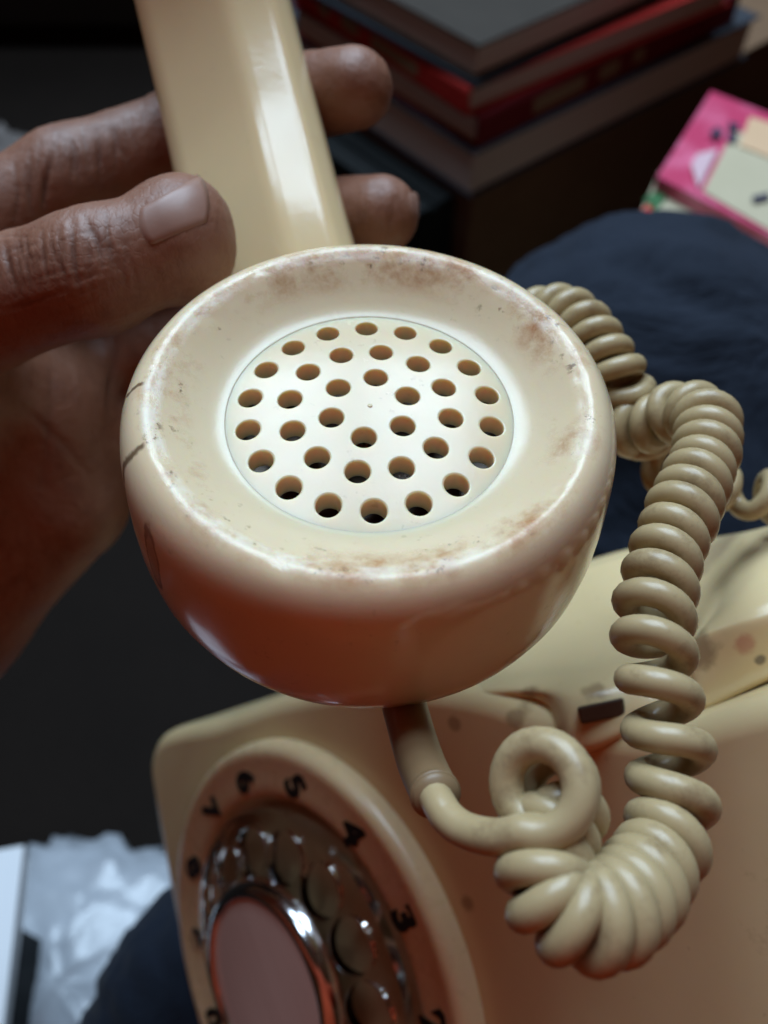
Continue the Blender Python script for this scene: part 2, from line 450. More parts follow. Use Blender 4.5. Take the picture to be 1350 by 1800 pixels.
# ------------------------------------------------------------------ coiled cord
m = NT('cream_cord_vinyl')
cc = m.mix(m.noise(90, 5, 0.7), (0.37, 0.275, 0.14), (0.50, 0.385, 0.215))
cc = m.mix(m.math('MULTIPLY', m.ramp(m.noise(160, 7, 0.75), [(0.52, 0.0), (0.70, 1.0)]), 0.6), cc, (0.17, 0.10, 0.05))
M_cord = m.out(color=cc, rough=m.math('MULTIPLY_ADD', m.noise(200, 4), 0.2, 0.24), sss=0.15, sss_r=(1, .45, .16), sss_s=0.0015, normal=m.bump(m.noise(900, 3), 0.08, 0.0002))
m = NT('brown_rubber_sleeve')
M_sleeve = m.out(color=m.mix(m.noise(120, 5), (0.20, 0.125, 0.06), (0.29, 0.19, 0.10)), rough=0.42, sss=0.1, sss_r=(1, .45, .16), sss_s=0.001)
cl = [  # centre line of the coil: photo pixel, depth mm, pitch mm
    (938, 1386, 84, 3.9), (958, 1385, 87, 3.7), (984, 1404, 89.5, 3.5), (972, 1468, 87, 3.1), (958, 1526, 84, 2.6), (972, 1582, 82, 2.15), (1020, 1614, 81, 2.1), (1078, 1600, 82.5, 2.5),
    (1128, 1552, 87, 3.3), (1164, 1490, 91.5, 4.2),
    (1182, 1430, 94, 5.3), (1180, 1335, 96, 5.6), (1160, 1235, 98, 5.6), (1150, 1140, 101, 5.2), (1152, 1050, 106, 4.9),
    (1176, 960, 112, 4.4), (1208, 880, 118, 4.0), (1240, 800, 125, 3.7), (1240, 738, 131, 3.6), (1196, 722, 136, 3.6), (1146, 745, 141, 4.2), (1060, 750, 150, 5.0), (960, 690, 158, 4.2), (915, 610, 160, 3.6), (950, 552, 156, 3.5),
    (1010, 560, 150, 3.5), (1056, 612, 146, 3.6), (1092, 672, 145, 3.7), (1112, 722, 148, 5.5), (1136, 782, 150, 8), (1190, 836, 152, 9), (1258, 862, 154, 8), (1330, 868, 155, 7), (1420, 890, 158, 6), (1500, 930, 166, 6)]
ctr = spline(np.array([list(at(a, b, d)) + [p] for a, b, d, p in cl]), 5200)
seg = np.linalg.norm(np.diff(ctr[:, :3], axis=0), axis=1); S = np.concatenate([[0], np.cumsum(seg)])
su = np.linspace(0, S[-1], 7200)
ctr = np.stack([np.interp(su, S, ctr[:, k]) for k in range(4)], 1)
ph = np.concatenate([[0], np.cumsum(2 * math.pi * np.diff(su) / (0.5 * (ctr[1:, 3] + ctr[:-1, 3])))])
T = np.gradient(ctr[:, :3], axis=0); T /= np.linalg.norm(T, axis=1)[:, None]
u0 = np.cross(T[0], [0, 1, 0]); u0 /= np.linalg.norm(u0)
HR = 3.32; WR = 1.78
hx = np.empty((len(su), 3)); u = u0
for i in range(len(su)):
    u = u - T[i] * (u @ T[i]); u /= np.linalg.norm(u); b = np.cross(T[i], u)
    rr = HR * (1 + 0.04 * math.sin(su[i] * 0.31) + 0.03 * math.sin(su[i] * 0.83 + 1))
    rr *= 1 + 0.27 * math.exp(-(ph[i] / 7.0) ** 2)
    hx[i] = ctr[i, :3] + rr * (math.cos(ph[i] - 1.7) * u - math.sin(ph[i] - 1.7) * b)
# thin out: about 30 samples per turn
keep = [0]; last = ph[0]
for i in range(1, len(su)):
    if ph[i] - last > 2 * math.pi / 30: keep.append(i); last = ph[i]
hx = hx[keep]
t0 = hx[1] - hx[0]; t0 /= np.linalg.norm(t0)
lead = spline([at(716, 1290, 108), at(742, 1360, 99), at(769, 1408, 92.5), at(790, 1440, 90), at(824, 1462, 87.8), at(872, 1472, 85), hx[0] - t0 * 0.2], 60)[:-1]
path = np.vstack([lead, hx])
cordM = Matrix.Translation(Vector(aw(1150, 1100, 104)))
cord = thing('coiled_cord', 'coiled cream telephone cord hanging from the mouthpiece over the phone', 'telephone cord', cordM)
rad = WR * (1 + 0.05 * np.exp(-(np.maximum(np.arange(len(path)) - 60, 0) / 40.0) ** 2))
v, f = tube(path, rad, 14)
obj('coil', tolocal(cordM, v), f, M_cord, cord)
sl = spline([at(700, 1200, 119), at(716, 1260, 113), at(740, 1340, 101.5), at(769, 1404, 93)], 24)
rs = np.concatenate([np.linspace(3.15, 2.75, 22), [2.72, 2.5]])
v, f = tube(sl, rs, 28)
sle = obj('strain_relief', tolocal(cordM, v), f, M_sleeve, cord)
e = sl[-2]; tt = (sl[-1] - sl[-3]); tt /= np.linalg.norm(tt)
v, f = tube([e - tt * 0.35, e - tt * 0.3, e + tt * 0.3, e + tt * 0.35], [2.6, 2.86, 2.86, 2.4], 28)
obj('collar', tolocal(cordM, v), f, M_sleeve, sle)

# ------------------------------------------------------------------ telephone body
S_ = 46 / 42
CD = np.array([-19.084, -100.102, -184.831]) * S_
DX = np.array([.429, -.816, .388]); DX /= np.linalg.norm(DX)
DY = np.array([.551, .576, .604]); DY -= DX * (DX @ DY); DY /= np.linalg.norm(DY)
DN = np.cross(DX, DY)
MD = frame(CD, DX, DY, DN)
ph_ = thing('rotary_telephone', 'cream rotary dial telephone with black digits resting on the lap', 'telephone', MD)
out = np.array([(-76.5, -35), (-72, -46), (-37, -58.5), (0, -69), (40, -74), (78, -72), (80, 0), (76, 90), (70, 150), (-2, 150), (-5, 136), (-8, 117), (-16, 103.5), (-30, 88.5), (-45, 64), (-58.5, 28), (-65.5, 0), (-74, -24)], float)
out = rounded(out, 7.5, 6)
def inset(P, d):
    n = len(P); R = []
    for i in range(n):
        t = P[(i + 1) % n] - P[i - 1]; t /= np.linalg.norm(t) + 1e-9
        R.append(P[i] + d * np.array([-t[1], t[0]]))
    return np.array(R)
lv = [(5.2, -5.0), (4.4, -5.02), (3.4, -5.3), (2.4, -5.75), (1.3, -6.6), (0.5, -7.9), (0, -10.0), (-0.5, -20), (-3, -60)]
V = [(0, 20, -5.0)]
n = len(out)
for ins, z in lv:
    for q in inset(out, ins): V.append((q[0], q[1], z))
f = [(0, 1 + j, 1 + (j + 1) % n) for j in range(n)] + [tuple(1 + q for q in ff) for ff in gridfaces(len(lv), n, True)]
sh_o = fixn(obj('shell', np.array(V) * 0.001, f, None, ph_))
def spot(u, v, d=None):                       # local point of the phone under a photo pixel
    q = at(u, v, 1.0)
    if d is None: d = (DN @ (CD - 5.0 * DN)) / (DN @ q)
    return tuple(float(x) for x in tolocal(MD, (q * d)[None])[0])
BR = (0.16, 0.08, 0.035)
M_shell = plastic('cream_plastic_body', (0.72, 0.56, 0.31), 0.5, 0.25, 0.20, stains=[
    (spot(820, 1588), 0.0022, BR, 0.5), (spot(905, 1262), 0.0026, BR, 0.5), (spot(800, 1272), 0.0020, BR, 0.5), (spot(920, 1222, 157), 0.0042, BR, 0.7),
    (spot(1310, 1130, 138), 0.0022, (0.42, 0.05, 0.06), 0.45), (spot(1336, 1160, 138), 0.0012, (0.05, 0.03, 0.03), 0.7), (spot(1225, 1140, 141), 0.004, BR, 0.6),
    (spot(1040, 1205, 147), 0.0035, BR, 0.55), (spot(1250, 985, 181), 0.012, (0.30, 0.20, 0.13), 0.5), (spot(995, 1310, 150), 0.004, BR, 0.4)])
sh_o.data.materials.append(M_shell)
# cradle: lofted saddle with the horn at the right
rows = [
 [(640, 1275, 205), (840, 1262, 190), (950, 1266, 176), (1012, 1318, 160), (1120, 1282, 157), (1205, 1258, 155), (1242, 1246, 153.5), (1350, 1192, 151), (1540, 1115, 149)],
 [(640, 1285, 200), (840, 1262, 175), (950, 1268, 163), (1008, 1326, 148), (1120, 1288, 144), (1205, 1264, 142.5), (1242, 1252, 141.5), (1350, 1198, 139.5), (1540, 1120, 137)],
 [(640, 1262, 196), (840, 1242, 171), (950, 1242, 159.5), (1006, 1290, 146.5), (1118, 1255, 143), (1205, 1230, 141.5), (1238, 1216, 140), (1350, 1165, 138), (1540, 1090, 136)],
 [(640, 1242, 194), (840, 1222, 167.5), (950, 1216, 157), (1014, 1225, 148.5), (1110, 1198, 146.5), (1196, 1160, 145.5), (1224, 1134, 141), (1350, 1096, 136.5), (1540, 1040, 135)],
 [(640, 1232, 194), (840, 1205, 169.5), (950, 1194, 160.5), (1020, 1190, 154), (1110, 1166, 152), (1196, 1138, 151), (1236, 1108, 142), (1350, 1066, 137.5), (1540, 1005, 136.5)],
 [(640, 1215, 196), (840, 1183, 176), (950, 1166, 168.5), (1020, 1158, 163), (1110, 1138, 161), (1200, 1108, 160), (1264, 1068, 145.5), (1360, 1026, 141), (1540, 965, 140)],
 [(640, 1180, 200), (840, 1135, 187), (950, 1110, 181), (1020, 1096, 177), (1110, 1078, 174), (1206, 1052, 171), (1292, 1022, 151), (1372, 988, 146.5), (1540, 935, 146)],
 [(640, 1145, 208), (840, 1082, 199), (945, 1046, 195), (1026, 1020, 192), (1115, 998, 189), (1222, 986, 184), (1306, 976, 160), (1380, 952, 155), (1540, 905, 155)],
 [(640, 1130, 214), (840, 1060, 206), (940, 1024, 202), (1030, 994, 199), (1120, 970, 196), (1242, 953, 191), (1312, 942, 169), (1386, 922, 164), (1540, 880, 165)],
 [(640, 1135, 222), (840, 1062, 214), (945, 1030, 211), (1035, 996, 207), (1125, 972, 204), (1246, 956, 199), (1318, 944, 179), (1392, 925, 174), (1540, 885, 175)],
 [(640, 1250, 240), (840, 1180, 232), (950, 1140, 228), (1040, 1100, 224), (1130, 1080, 220), (1250, 1055, 212), (1330, 1040, 204), (1400, 1020, 202), (1540, 990, 202)]]
Rw = [spline([at(*q) for q in r], 96) for r in rows]
G = np.stack([spline([r[j] for r in Rw], 100) for j in range(96)], 1)
fixn(obj('cradle', tolocal(MD, G.reshape(-1, 3)), gridfaces(100, 96), M_shell, ph_))
m = NT('dark_brown_plunger'); M_slot = m.out(color=m.mix(m.noise(200, 4), (0.03, 0.016, 0.01), (0.06, 0.035, 0.02)), rough=0.45)
def pbox(q, d0, d1):                          # box standing on four photo corners, from depth d0 to d1
    return np.array([at(a, b, d0) for a, b in q] + [at(a, b, d1) for a, b in q])
BOXF = [(0, 1, 2, 3), (7, 6, 5, 4), (0, 4, 5, 1), (1, 5, 6, 2), (2, 6, 7, 3), (3, 7, 4, 0)]
def bevel(o, w, seg=2):
    b = o.modifiers.new('edge', 'BEVEL'); b.width = w; b.segments = seg; b.limit_method = 'ANGLE'
    return o
sl_ = obj('hook_plunger', tolocal(MD, pbox([(1014, 1243), (1096, 1226), (1100, 1258), (1022, 1273)], 143.6, 153)), BOXF, M_slot, ph_, False)
fixn(sl_); bevel(sl_, 0.0004)
# number ring
v, f = lathe([(36, -5.2), (39.3, -5.2), (39.8, -4.6), (40.8, -1.8), (41.6, -0.7), (43, -0.15), (45, 0), (48.5, 0.15), (50.2, 0.55), (51.6, 0.75), (52.8, 0.45), (53.7, -0.5), (54.2, -2.0), (54.4, -4), (54.6, -6)], 160)
ring = obj('number_ring', v * 0.001, f, M_ring, ph_); fixn(ring)
m = NT('black_digit_ink'); M_ink = m.out(color=(0.012, 0.011, 0.010), rough=0.4)
STEP = math.radians(25.81)
def digit(ch, k):
    cu = bpy.data.curves.new('digit', 'FONT'); cu.body = ch; cu.size = 10.2; cu.align_x = 'CENTER'; cu.align_y = 'CENTER'
    cu.offset = 0.52; cu.extrude = 0.12; cu.resolution_u = 6
    to = bpy.data.objects.new('digit_source', cu); COL.objects.link(to)
    dg = bpy.context.evaluated_depsgraph_get(); me = bpy.data.meshes.new_from_object(to.evaluated_get(dg))
    bpy.data.objects.remove(to); me.name = 'digit'
    a = math.pi / 2 + STEP * (k - 3)
    xs = np.array([q.co[:] for q in me.vertices]); c0 = 0.5 * (xs.min(0) + xs.max(0))
    for q in me.vertices:
        q.co = (((q.co.x - c0[0]) * 1.0 + 45.9 * math.cos(a)) * 0.001, ((q.co.y - c0[1]) * 1.0 + 45.9 * math.sin(a)) * 0.001, (q.co.z + 0.16) * 0.001)
    me.materials.clear(); me.materials.append(M_ink)
    o = bpy.data.objects.new('digit', me); COL.objects.link(o); o.parent = ring
for k in range(1, 11): digit(str(k % 10), k)
# dial works under the finger wheel
m = NT('dial_base_plate')
M_base = m.out(color=m.mix(m.noise(140, 5, 0.7), (0.30, 0.19, 0.09), (0.46, 0.33, 0.18)), rough=0.4)
v, f = lathe([(0.2, -4.4), (38.9, -4.4), (39.2, -4.9)], 96); fixn(obj('dial_base', v * 0.001, f, M_base, ph_))
m = NT('smoky_clear_plastic')
M_glass = m.out(color=(0.88, 0.84, 0.80), rough=0.05, trans=1.0, ior=1.34)
wh = [(29.5 * math.cos(math.pi / 2 + STEP * (k - 3)), 29.5 * math.sin(math.pi / 2 + STEP * (k - 3))) for k in range(1, 11)]
def wz_(r): return 3.0 + 4.6 * math.exp(-(r / 25.0) ** 4) - 1.3 * max(0.0, (r - 36.0) / 3.0) ** 2.5
V1, F1 = drilled(39, wh, 6.0, wz_, NH=40, step=1.1, NO=128, bev=0.6, depth=2.4)
nb = len(V1)
v2, f2 = drilled(39, wh, 5.98, lambda r: wz_(r) - 2.4, NH=40, step=1.6, NO=128, bev=0.02, flat=True)
V1 = list(V1) + [tuple(q) for q in v2]; F1 = list(F1) + [tuple(nb + i for i in q)[::-1] for q in f2]
for j in range(128): F1.append((j, nb + j, nb + (j + 1) % 128, (j + 1) % 128))
wo = obj('finger_wheel', np.array(V1) * 0.001, F1, M_glass, ph_)
bm = bmesh.new(); bm.from_mesh(wo.data); bmesh.ops.remove_doubles(bm, verts=bm.verts, dist=0.00004); bmesh.ops.recalc_face_normals(bm, faces=bm.faces)
for e in bm.edges:
    if len(e.link_faces) == 2 and e.calc_face_angle(0) > 0.9: e.smooth = False
bm.to_mesh(wo.data); bm.free()
m = NT('chrome'); M_chrome = m.out(color=(0.72, 0.72, 0.74), metal=1.0, rough=m.math('MULTIPLY_ADD', m.noise(300, 4), 0.15, 0.06))
v, f = lathe([(24.5, 5.8), (24.3, 7.5), (23.6, 9.0), (22.6, 9.9), (21.6, 10.2), (20.9, 9.9), (20.6, 9.2), (20.5, 8.6)], 96)
fixn(obj('centre_ring', v * 0.001, f, M_chrome, ph_))
m = NT('faded_pink_card')
mp = m.n('ShaderNodeMapping'); m.set(mp.inputs[0], m.coord()); mp.inputs['Scale'].default_value = (18, 190, 50); mp.inputs['Rotation'].default_value = (0, 0, 0.12)
cd = m.mix(m.noise(1.0, 6, 0.65, mp.outputs[0]), (0.60, 0.40, 0.34), (0.80, 0.60, 0.52))
M_card = m.out(color=cd, rough=0.2, coat=0.5)
v, f = lathe([(0.1, 9.3), (10, 9.25), (19, 8.95), (20.55, 8.7)], 96); fixn(obj('number_card', v * 0.001, f, M_card, ph_))

# ------------------------------------------------------------------ person: gripping hand and trouser legs
thumb = [at(-330, 720, 158), at(-60, 545, 139), at(165, 478, 131), at(306, 424, 131.5)]
index = [at(-330, 640, 176), at(-70, 430, 166), at(118, 318, 168), at(330, 240, 173), at(500, 178, 169), at(622, 156, 160)]
middle = [at(-330, 800, 188), at(-100, 560, 182), at(120, 478, 184), at(350, 425, 183), at(540, 390, 172), at(668, 378, 161)]
ringf = [at(-330, 900, 196), at(-60, 720, 190), at(150, 640, 190), at(360, 590, 188), at(560, 540, 178)]
little = [at(-300, 980, 204), at(-20, 860, 198), at(140, 790, 194), at(330, 740, 190)]
def hand_sdf(p):
    palm = chain(p, [at(-420, 900, 190), at(-180, 820, 182), at(60, 720, 182)], [30, 26, 17], 8)
    palm = smin(palm, chain(p, [at(-430, 1230, 205), at(-170, 1050, 196), at(95, 870, 190)], [31, 26, 16], 8), 10)
    palm = smin(palm, chain(p, [at(-300, 760, 170), at(-120, 640, 158)], [20, 15], 8), 10)
    th = chain(p, thumb, [15, 10.4, 8.8, 8.2], 4)
    th = smin(th, rcone(p, at(318, 400, 133.5), at(322, 440, 133.5), 8.0, 8.0), 3)
    d = smin(palm, th, 9)
    for fg, rs_ in ((index, [13, 11, 9.6, 9, 8.3, 7.3]), (middle, [13, 11, 9.8, 9, 8.4, 7.3]), (ringf, [13, 11, 9.5, 8.6, 7.6]), (little, [12, 10, 8.4, 7.2])):
        d = smin(d, smin(chain(p, fg, rs_, 3), palm, 7), 1.2)
    return d
hv, hf = nets(hand_sdf, [-190, -84, -240], [12, 88, -116], 0.8)
hm_ = bpy.data.meshes.new('hand_net'); hm_.from_pydata(hv.tolist(), [], hf.tolist())
ho_ = bpy.data.objects.new('hand_net', hm_); COL.objects.link(ho_)
sm_ = ho_.modifiers.new('s', 'SUBSURF'); sm_.levels = 1; sm_.render_levels = 1
he_ = ho_.evaluated_get(bpy.context.evaluated_depsgraph_get()); me_ = he_.to_mesh()
hv = np.array([q.co[:] for q in me_.vertices]); hf = np.array([tuple(q.vertices) for q in me_.polygons])
he_.to_mesh_clear(); bpy.data.objects.remove(ho_); bpy.data.meshes.remove(hm_)
hn = gradn(hand_sdf, hv)
pu = 675 + F * hv[:, 0] / -hv[:, 2]; pv = 900 - F * hv[:, 1] / -hv[:, 2]
disp = np.zeros(len(hv))
def groove(a, b, width, depth, zlo, zhi):      # a transverse skin crease running between two photo points
    a = np.array(a, float); b = np.array(b, float); L = np.linalg.norm(b - a); t = (b - a) / L; nn = np.array([-t[1], t[0]])
    q = np.stack([pu, pv], 1) - a; s_ = q @ t; d_ = q @ nn + 6 * np.sin(s_ / L * 3.0 + a[0])
    m_ = np.exp(-(d_ / width) ** 2) * np.clip(1.2 - np.abs(s_ / L - 0.5) * 2.2, 0, 1)
    return -depth * m_ * ((-hv[:, 2] > zlo) & (-hv[:, 2] < zhi))
for a, b, wd, dp in (((122, 388), (146, 520), 5, .55), ((104, 396), (118, 520), 4, .35), ((150, 372), (178, 470), 5, .4), ((72, 400), (88, 500), 4, .35), ((40, 405), (60, 510), 4, .3), ((178, 368), (205, 450), 3.5, .3), ((10, 412), (30, 520), 5, .35), ((92, 398), (104, 500), 3, .25)):
    disp += groove(a, b, wd, dp, 115, 140)
for a, b, wd, dp in (((90, 250), (80, 370), 5, .45), ((60, 270), (55, 380), 4, .35), ((165, 225), (185, 330), 5, .4), ((120, 240), (125, 340), 3.5, .25), ((205, 210), (225, 300), 4, .25)):
    disp += groove(a, b, wd, dp, 145, 185)
for a, b, wd, dp in (((196, 570), (190, 760), 7, .35), ((100, 600), (60, 900), 9, .2), ((0, 680), (180, 860), 8, .2)):
    disp += groove(a, b, wd, dp, 140, 200)
rg = random.Random(4)
for i in range(40):                           # fine creases over the thumb joint and the back of the thumb
    u_ = rg.uniform(-20, 215); L_ = rg.uniform(70, 170); v0 = 392 - 0.12 * (u_ - 100) + rg.uniform(-8, 30)
    disp += groove((u_, v0), (u_ + rg.uniform(8, 36), v0 + L_), rg.uniform(2.2, 4.0), rg.uniform(.06, .17), 112, 140)
for i in range(22):                           # folds running along the thumb
    u_ = rg.uniform(-30, 160); v0 = rg.uniform(420, 560); L_ = rg.uniform(60, 150)
    disp += groove((u_, v0), (u_ + L_, v0 - L_ * rg.uniform(.1, .35)), rg.uniform(2.4, 4), rg.uniform(.05, .12), 112, 140)
for i in range(26):
    u_ = rg.uniform(0, 250); L_ = rg.uniform(60, 120); v0 = 292 - 0.5 * (u_ - 60) + rg.uniform(-50, 20)
    disp += groove((u_, v0), (u_ + rg.uniform(-6, 22), v0 + L_), rg.uniform(2.4, 4.4), rg.uniform(.07, .18), 145, 185)
for i in range(9):
    u_ = rg.uniform(610, 735); v0 = rg.uniform(318, 345)
    disp += groove((u_, v0), (u_ + rg.uniform(-6, 6), v0 + 90), 3, .08, 145, 172)
crease = np.clip(-disp / 0.45, 0, 1)
disp += np.array([0.10 * vnoise(q, 0.22, 4) for q in hv])
hv2 = hv + hn * disp[:, None]
m = NT('weathered_skin')
sk = m.mix(m.noise(55, 5, 0.65), (0.185, 0.074, 0.042), (0.30, 0.142, 0.088))
sk = m.mix(m.math('MULTIPLY', m.ramp(m.noise(170, 6, 0.7), [(0.5, 0.0), (0.7, 1.0)]), 0.5), sk, (0.14, 0.052, 0.034))
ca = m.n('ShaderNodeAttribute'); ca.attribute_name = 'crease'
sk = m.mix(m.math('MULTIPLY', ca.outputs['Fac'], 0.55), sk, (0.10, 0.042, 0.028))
sk = m.mix(m.ramp(m.noise(130, 4, 0.6), [(0.58, 0.0), (0.75, 0.45)]), sk, (0.36, 0.20, 0.145))
vo = m.n('ShaderNodeTexVoronoi'); vo.feature = 'DISTANCE_TO_EDGE'; vo.inputs['Scale'].default_value = 900
mpv = m.n('ShaderNodeMapping'); m.set(mpv.inputs[0], m.coord()); mpv.inputs['Scale'].default_value = (1.0, 0.55, 0.7)
dis = m.n('ShaderNodeVectorMath'); dis.operation = 'ADD'; m.set(dis.inputs[0], mpv.outputs[0])
nz = m.n('ShaderNodeTexNoise'); m.set(nz.inputs['Vector'], m.coord()); nz.inputs['Scale'].default_value = 400
sc_ = m.n('ShaderNodeVectorMath'); sc_.operation = 'SCALE'; m.set(sc_.inputs[0], nz.outputs['Color']); sc_.inputs['Scale'].default_value = 0.0012
m.set(dis.inputs[1], sc_.outputs[0]); m.set(vo.inputs['Vector'], dis.outputs[0])
b = m.bump(m.ramp(vo.outputs['Distance'], [(0.0, 0.0), (0.12, 1.0)]), 0.22, 0.00012)
mw = m.n('ShaderNodeMapping'); m.set(mw.inputs[0], m.coord()); mw.inputs['Scale'].default_value = (420, 90, 90); mw.inputs['Rotation'].default_value = (0.2, 0.1, 0.35)
b = m.bump(m.noise(1.0, 5, 0.6, mw.outputs[0]), 0.45, 0.0004, b)
b = m.bump(m.noise(220, 5, 0.6), 0.30, 0.0005, b)
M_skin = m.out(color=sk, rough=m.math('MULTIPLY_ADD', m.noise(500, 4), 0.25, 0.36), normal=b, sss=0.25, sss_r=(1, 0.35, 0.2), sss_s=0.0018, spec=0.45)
perM = Matrix.Translation(Vector((0.02, 0.12, 0.0)))
person = thing('person', 'person in dark navy trousers whose weathered hand grips the cream handset', 'person', perM)
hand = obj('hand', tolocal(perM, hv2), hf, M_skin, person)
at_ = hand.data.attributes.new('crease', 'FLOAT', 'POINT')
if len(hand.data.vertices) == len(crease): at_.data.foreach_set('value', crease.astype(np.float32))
fixn(hand)
# thumbnail: a curved plate lying on the thumb
m = NT('fingernail'); nc = m.mix(m.noise(200, 4), (0.25, 0.13, 0.095), (0.33, 0.18, 0.13))
M_nail = m.out(color=nc, rough=0.42, sss=0.2, sss_r=(1, .4, .25), sss_s=0.001, normal=m.bump(m.noise(300, 4), 0.15, 0.0003))
def march(fn, u_, v_, d0, d1):
    ds = np.linspace(d0, d1, 400); P = np.stack([at(u_, v_, d) for d in ds]); s_ = fn(P)
    k = np.argmax(s_ < 0)
    if s_[k] >= 0: return None
    a, b_ = s_[k - 1], s_[k]
    return at(u_, v_, ds[k - 1] + (ds[k] - ds[k - 1]) * a / (a - b_))
def nail(corners, nu, nv_, d0, d1, lift=0.35, bulge=0.12):
    c = np.array(corners, float)                # base-top, tip-top, tip-bottom, base-bottom
    P = []
    for i in range(nu):
        s_ = i / (nu - 1)
        for j in range(nv_):
            t = j / (nv_ - 1)
            q = (1 - s_) * (1 - t) * c[0] + s_ * (1 - t) * c[1] + s_ * t * c[2] + (1 - s_) * t * c[3]
            along = (c[1] + c[2] - c[0] - c[3]) / 2
            arc = 1 - (2 * t - 1) ** 2
            q = q + along * (0.13 * arc * (1 if s_ > 0.5 else -1) * abs(2 * s_ - 1))
            P.append(q)
    V = []
    for q in P:
        h = march(hand_sdf, q[0], q[1], d0, d1)
        V.append(h if h is not None else at(q[0], q[1], d1))
    V = np.array(V); N_ = gradn(hand_sdf, V)
    g = np.array([[np.sin(math.pi * min(1, max(0, i / (nu - 1) * 0.8 + 0.2))) ** .5 * 0 + 1 for j in range(nv_)] for i in range(nu)]).reshape(-1)
    ed = np.array([[-0.35 if (j in (0, nv_ - 1) or i == 0) else (lift if 1 < j < nv_ - 2 else lift * 0.45) for j in range(nv_)] for i in range(nu)]).reshape(-1)
    top_ = V + N_ * ed[:, None] * g[:, None]
    tipi = [(nu - 1) * nv_ + j for j in range(nv_)]
    low = V[tipi] - N_[tipi] * 0.6
    Fc = gridfaces(nu, nv_)
    nb_ = len(top_); Fc += [(tipi[j], tipi[j + 1], nb_ + j + 1, nb_ + j) for j in range(nv_ - 1)]
    return np.vstack([top_, low]), Fc
v, f = nail([(243, 362), (346, 304), (360, 398), (267, 434)], 16, 14, 105, 145, 0.22)
fixn(obj('fingernail', tolocal(perM, v), f, M_nail, hand))
v, f = nail([(716, 332), (734, 338), (736, 388), (722, 384)], 6, 9, 145, 172, 0.1)
fixn(obj('fingernail', tolocal(perM, v), f, M_nail, hand))
# trousers
m = NT('navy_cloth')
wvx = m.n('ShaderNodeTexWave'); m.set(wvx.inputs['Vector'], m.coord()); wvx.inputs['Scale'].default_value = 900; wvx.inputs['Distortion'].default_value = 1.5
nb1 = m.bump(m.noise(900, 2), 0.25, 0.0004); nb1 = m.bump(m.noise(22, 5, 0.55, None, 1.2), 0.5, 0.012, nb1); nb1 = m.bump(wvx.outputs['Fac'], 0.15, 0.0003, nb1)
M_cloth = m.out(color=m.mix(m.noise(30, 6, 0.6), (0.006, 0.010, 0.019), (0.012, 0.018, 0.032)), rough=0.85, normal=nb1, sheen=0.04, spec=0.2)
def leg_a(p):
    d = chain(p, [at(1600, 2000, 300), at(1125, 714, 332)], [85, 63], 20)
    return smin(d, chain(p, [at(1125, 714, 332), at(1000, 1000, 520)], [63, 52], 20), 30)
def leg_b(p):
    return chain(p, [at(300, 2300, 300), at(500, 1860, 335), at(700, 1560, 380)], [66, 70, 68], 30)
def cloth(fn, lo, hi, h, amp):
    V, Fc = nets(fn, lo, hi, h); N_ = gradn(fn, V, 1.0)
    dd = []
    for q in V:
        warp = vnoise(q, 0.012, 2)
        dd.append(amp * (1 - abs(vnoise((q[0] * 0.5 + q[1] * 0.9 + 30 * warp, q[2] * 0.35, 40 * warp), 0.035, 3)) * 2.2) + 0.35 * amp * vnoise(q, 0.07, 3))
    return V + N_ * np.array(dd)[:, None], Fc
V, Fc = cloth(leg_a, [40, -320, -610], [480, 130, -200], 5.0, 2.6)
fixn(obj('trouser_leg', tolocal(perM, V), Fc, M_cloth, person))
V, Fc = cloth(leg_b, [-190, -380, -470], [120, -60, -220], 4.0, 2.5)
fixn(obj('trouser_leg', tolocal(perM, V), Fc, M_cloth, person))

# unseen red-brown jacket, added behind the camera to bounce warm light: torso, left sleeve to the wrist, right sleeve beside the camera
def bounce_jacket_sdf(p):
    q = p.copy()
    body = chain(p, [WL(-0.02, -0.30, 0.34), WL(-0.02, -0.30, 0.52), WL(-0.02, -0.26, 0.80)], [150, 160, 165], 60)
    body = smin(body, rcone(p, WL(-0.20, -0.25, 0.84), WL(0.17, -0.25, 0.84), 75, 75), 60)
    arm = chain(p, [WL(-0.22, -0.25, 0.84), WL(-0.36, -0.10, 0.62), WL(-0.235, 0.01, 0.475)], [68, 55, 42], 20)
    arm2 = chain(p, [WL(0.20, -0.25, 0.84), WL(0.30, -0.14, 0.62), WL(0.13, -0.09, 0.60)], [68, 55, 40], 20)
    return smin(smin(body, arm, 30), arm2, 30)
def WL(x, y, z):                              # world metres -> camera mm
    return RC.T @ (np.array([x, y, z]) - CAMLOC) * 1000.0
m = NT('rust_red_bounce_jacket_cloth')
M_bounce_jack = m.out(color=m.mix(m.noise(40, 5), (0.40, 0.052, 0.017), (0.48, 0.072, 0.025)), rough=0.9, normal=m.bump(m.noise(800, 2), 0.2, 0.0004), spec=0.1)
_lo = WL(-0.6, -0.55, 0.1); _hi = WL(0.6, 0.2, 1.1)
V, Fc = cloth(bounce_jacket_sdf, [-480, -690, -460], [430, 330, 640], 9.0, 5.0)
fixn(obj('bounce_jacket', tolocal(perM, V), Fc, M_bounce_jack, person))

# ------------------------------------------------------------------ background: floor, books, boxes, bags
m = NT('dark_floor')
M_floor = m.out(color=m.mix(m.noise(9, 7, 0.65), (0.006, 0.004, 0.003), (0.013, 0.009, 0.007)), rough=0.75, normal=m.bump(m.noise(120, 5), 0.3, 0.002), spec=0.08)
fl = obj('floor', [(-2.5, -1.5, 0), (2.5, -1.5, 0), (2.5, 3, 0), (-2.5, 3, 0)], [(0, 1, 2, 3)], M_floor, None, False)
fl['kind'] = 'structure'

